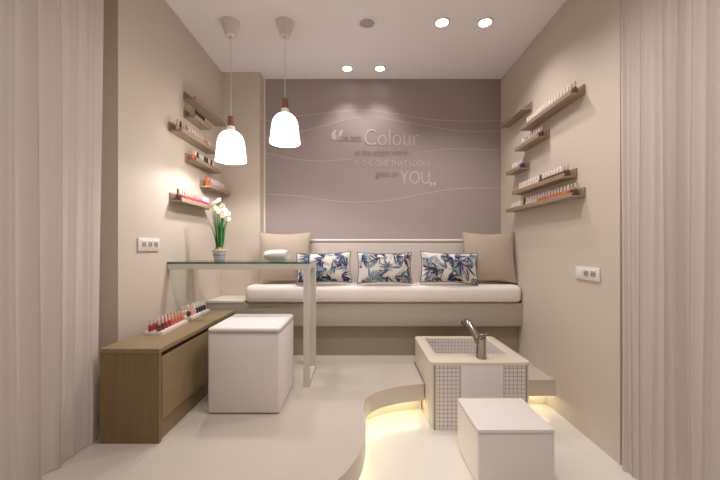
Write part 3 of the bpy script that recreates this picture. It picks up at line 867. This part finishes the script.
def fill(x, s, y0, z, seq, pitch, shelf, group, dx=0.045):
    for k, it in enumerate(seq):
        if it is None: continue
        body, cap = it
        bw = {'clear': 'clear'}.get(body, body)
        bottle((x + s * dx, y0 + 0.03 + k * pitch, z + 0.0122), body, cap, f'{bw} nail polish, {cap} cap, {ORD[k]} from near end of {shelf}', group)

LA = ledge(XL, 1, 2.60, 3.18, 2.045, 'empty oak ledge shelf, highest on the left wall')
LB = ledge(XL, 1, 2.60, 2.88, 1.912, 'short oak ledge shelf, second from top on the left wall')
LC = ledge(XL, 1, 2.40, 2.99, 1.745, 'oak ledge shelf on the left wall, third from the top')
LD = ledge(XL, 1, 2.62, 3.08, 1.594, 'oak ledge shelf on the left wall beside the lower pendant lamp, fourth down')
LE = ledge(XL, 1, 2.863, 3.30, 1.44, 'oak ledge shelf on the left wall close to the pier, fifth from the top')
LF = ledge(XL, 1, 2.406, 2.95, 1.262, 'lowest oak ledge shelf on the left wall, behind the narcissus')
W_ = 'white'
fill(XL, 1, 2.60, 1.912, [('beige', 'beige'), None] + [('black', 'black')] * 5, 0.036, 'the second left shelf', 'nail polish on the second left shelf')
fill(XL, 1, 2.40, 1.745, [('beige', 'beige'), ('black', 'black'), None, ('clear', 'grey'), ('clear', W_), ('grey', W_), ('clear', W_), ('pale pink', W_), ('coral', W_), ('orange', W_), ('red', 'pink'), ('coral', 'pink'), ('pink', W_)], 0.043, 'the third left shelf', 'nail polish on the third left shelf')
fill(XL, 1, 2.62, 1.594, [('orange', 'beige'), ('orange', W_), ('purple', 'black'), ('clear', W_), ('pale pink', W_), ('purple', 'black'), ('purple', 'black'), ('clear', W_), ('black', 'black'), ('clear', W_)], 0.042, 'the fourth left shelf', 'nail polish on the fourth left shelf')
fill(XL, 1, 2.863, 1.44, [('orange', 'orange'), ('orange', 'peach'), ('peach', 'peach')] + [('pale pink', W_)] * 8, 0.036, 'the fifth left shelf', 'nail polish on the fifth left shelf')
fill(XL, 1, 2.406, 1.262, [('brown', 'brown'), ('darkred', W_)] + [('crimson', 'pale pink')] * 5 + [('magenta', 'pink')] * 5 + [('magenta', W_)] * 3, 0.034, 'the lowest left shelf', 'nail polish on the lowest left shelf')

ledge(XR, -1, 2.826, 3.27, 2.062, 'empty oak ledge shelf, highest on the right wall')
ledge(XR, -1, 2.164, 2.85, 1.895, 'long oak ledge shelf, second from top on the right wall')
ledge(XR, -1, 2.566, 2.95, 1.753, 'oak ledge shelf of white caps on the right wall, third from the top')
ledge(XR, -1, 2.868, 3.13, 1.589, 'shortest oak ledge shelf on the right wall, fourth from the top')
ledge(XR, -1, 2.243, 3.0, 1.395, 'oak ledge shelf on the right wall, second from the bottom')
ledge(XR, -1, 2.16, 3.13, 1.258, 'lowest and longest oak ledge shelf on the right wall')
fill(XR, -1, 2.164, 1.895, [('brown', 'beige'), ('black', 'beige'), ('black', W_)] + [('darkred', W_)] + [('pale pink', W_)] * 14, 0.0365, 'the second right shelf', 'nail polish on the second right shelf')
fill(XR, -1, 2.566, 1.753, [('brown', 'beige'), ('black', W_)] + [('pink', W_)] * 7, 0.038, 'the third right shelf', 'nail polish on the third right shelf')
fill(XR, -1, 2.868, 1.589, [('navy', 'beige'), ('navy', W_)] + [('clear', W_)] * 4, 0.038, 'the fourth right shelf', 'nail polish on the fourth right shelf')
fill(XR, -1, 2.243, 1.395, [('brown', 'beige'), ('darkred', 'beige')] + [('darkred', W_)] * 6 + [('crimson', W_)] + [('black', 'black')] + [('pale pink', W_)] * 9, 0.0375, 'the fifth right shelf', 'nail polish on the fifth right shelf')
fill(XR, -1, 2.16, 1.258, [('brown', 'beige'), ('brown', 'beige'), ('orange', W_)] + [('orange', W_)] * 6 + [('coral', W_)] * 4 + [('peach', W_)] * 2 + [('clear', W_)] * 3 + [('black', 'black'), ('yellow', 'yellow')], 0.0375, 'the lowest right shelf', 'nail polish on the lowest right shelf')
for k, (y, h) in enumerate(((2.93, 0.066), (2.985, 0.062), (3.05, 0.058))):
    b = BM(); box(b, XR - 0.066, XR - 0.026, y - 0.022, y + 0.022, 1.2702, 1.2702 + h, 0.002, 1)
    tag(obj('small_box', b, M_WHITEPLASTIC, None, 0, (XR - 0.046, y, 1.2702)), ['white box beside the yellow bottle on the lowest right shelf', 'white box, middle of three on the lowest right shelf', 'white box at the far end of the lowest right shelf'][k], 'box', 'white boxes on the lowest right shelf')

# trays on the bench
def tray(x, y0, y1, rz, label):
    cx, cy, L, W = x, (y0 + y1) / 2, y1 - y0, 0.105
    b = BM(); prism(b, round_poly(cx - W / 2, cx + W / 2, cy - L / 2, cy + L / 2, 0.006, 3), CH + 0.0005, CH + 0.016)
    t = tag(obj('bottle_tray', b, M_WHITEPLASTIC, None, 30, (cx, cy, CH + 0.0005)), label, 'tray', 'white trays on the bench')
    t.rotation_euler = (0, 0, rz)
    def put(k, r, n, body, cap, lab, grp):
        lx = (r - 0.5) * 0.044 - 0.004; ly = -L / 2 + 0.024 + k * (L - 0.048) / (n - 1)
        bottle((cx + lx * math.cos(rz) - ly * math.sin(rz), cy + lx * math.sin(rz) + ly * math.cos(rz), CH + 0.0163), body, cap, lab, grp).scale = (1, 1, 0.8)
    return put
put = tray(-1.163, 1.95, 2.285, 0.07, 'white tray of red nail polish, nearer one on the oak bench')
for r in (0, 1):
    for k in range(8):
        body = ('darkred' if k < 2 else 'red' if k < 4 else 'coral' if k < 7 else 'orange') if r else ('red' if k < 5 else 'coral')
        put(k, r, 8, body, 'pale pink' if k < 5 else 'beige', f"{body} nail polish, {ORD[k]} from near end in {'right' if r else 'left'} row of nearer tray", 'red nail polish on the nearer tray')
put = tray(-1.195, 2.37, 2.675, 0.04, 'white tray of purple and pink nail polish, farther one on the oak bench')
for r in (0, 1):
    for k in range(7):
        body = ('brown' if k < 1 else 'pink' if k < 3 else 'purple') if r else ('pale pink' if k < 4 else 'clear')
        put(k, r, 7, body, 'pale pink' if k < 2 else 'white', f"{body} nail polish, {ORD[k]} from near end in {'right' if r else 'left'} row of farther tray", 'nail polish on the farther tray')

# ------------------------------------------------------------------ sheer curtains
def curtain(x, s, y0, y1, z0, label, folds, amp, seed, far_flare):
    random.seed(seed)
    n = folds * 20; nz = 26
    # fold positions of uneven width
    ws = [random.uniform(0.65, 1.5) for _ in range(folds)]; tot = sum(ws)
    skew = [random.uniform(0.6, 1.7) for _ in range(folds)]
    amps = [random.uniform(0.35, 1.35) for _ in range(folds)]
    bm = BM(); G = []
    for i in range(n + 1):
        f = i / n * tot; k = 0
        while k < folds - 1 and f > ws[k]: f -= ws[k]; k += 1
        ph = f / ws[k]
        prof = (0.5 - 0.5 * math.cos(2 * PI * ph)) ** 0.8 * amps[k] + 0.10 * math.sin(i * 0.9 + seed) * math.sin(i * 0.23)
        fold_y = 0.13 * skew[k] * ws[k] / tot * (y1 - y0) * math.sin(2 * PI * ph)
        y = y0 + (y1 - y0) * i / n
        col = []
        for j in range(nz + 1):
            t_ = j / nz; z = CEIL - 0.002 + (z0 - CEIL + 0.002) * t_
            drop = 0.7 + 0.45 * t_
            sway = 0.012 * math.sin(2.2 * t_ + i / n * 9 + seed) * t_
            yy = y + fold_y * (0.75 + 0.35 * t_) + 0.02 * math.sin(3 * t_ + k * 1.3) * t_ - far_flare * max(0, (y - y1 + 0.25) / 0.25) * t_ ** 2
            col.append(bm.verts.new((x + s * (amp * prof * drop + sway), yy, z)))
        G.append(col)
    for i in range(n):
        for j in range(nz): bm.faces.new((G[i][j], G[i + 1][j], G[i + 1][j + 1], G[i][j + 1]))
    o = obj('curtain', bm, M_CURTAIN, None, 75, (x, (y0 + y1) / 2, z0))
    return tag(o, label, 'curtain', 'sheer white curtains')
curtain(-1.312, 1, 0.55, 1.795, 0.004, 'sheer white floor-length curtain hanging left of the oak bench', 13, 0.024, 3, 0.06)
curtain(1.388, -1, 0.55, 1.865, LOW + 0.004, 'sheer white floor-length curtain hanging beside the right wall', 22, 0.022, 8, 0.0)
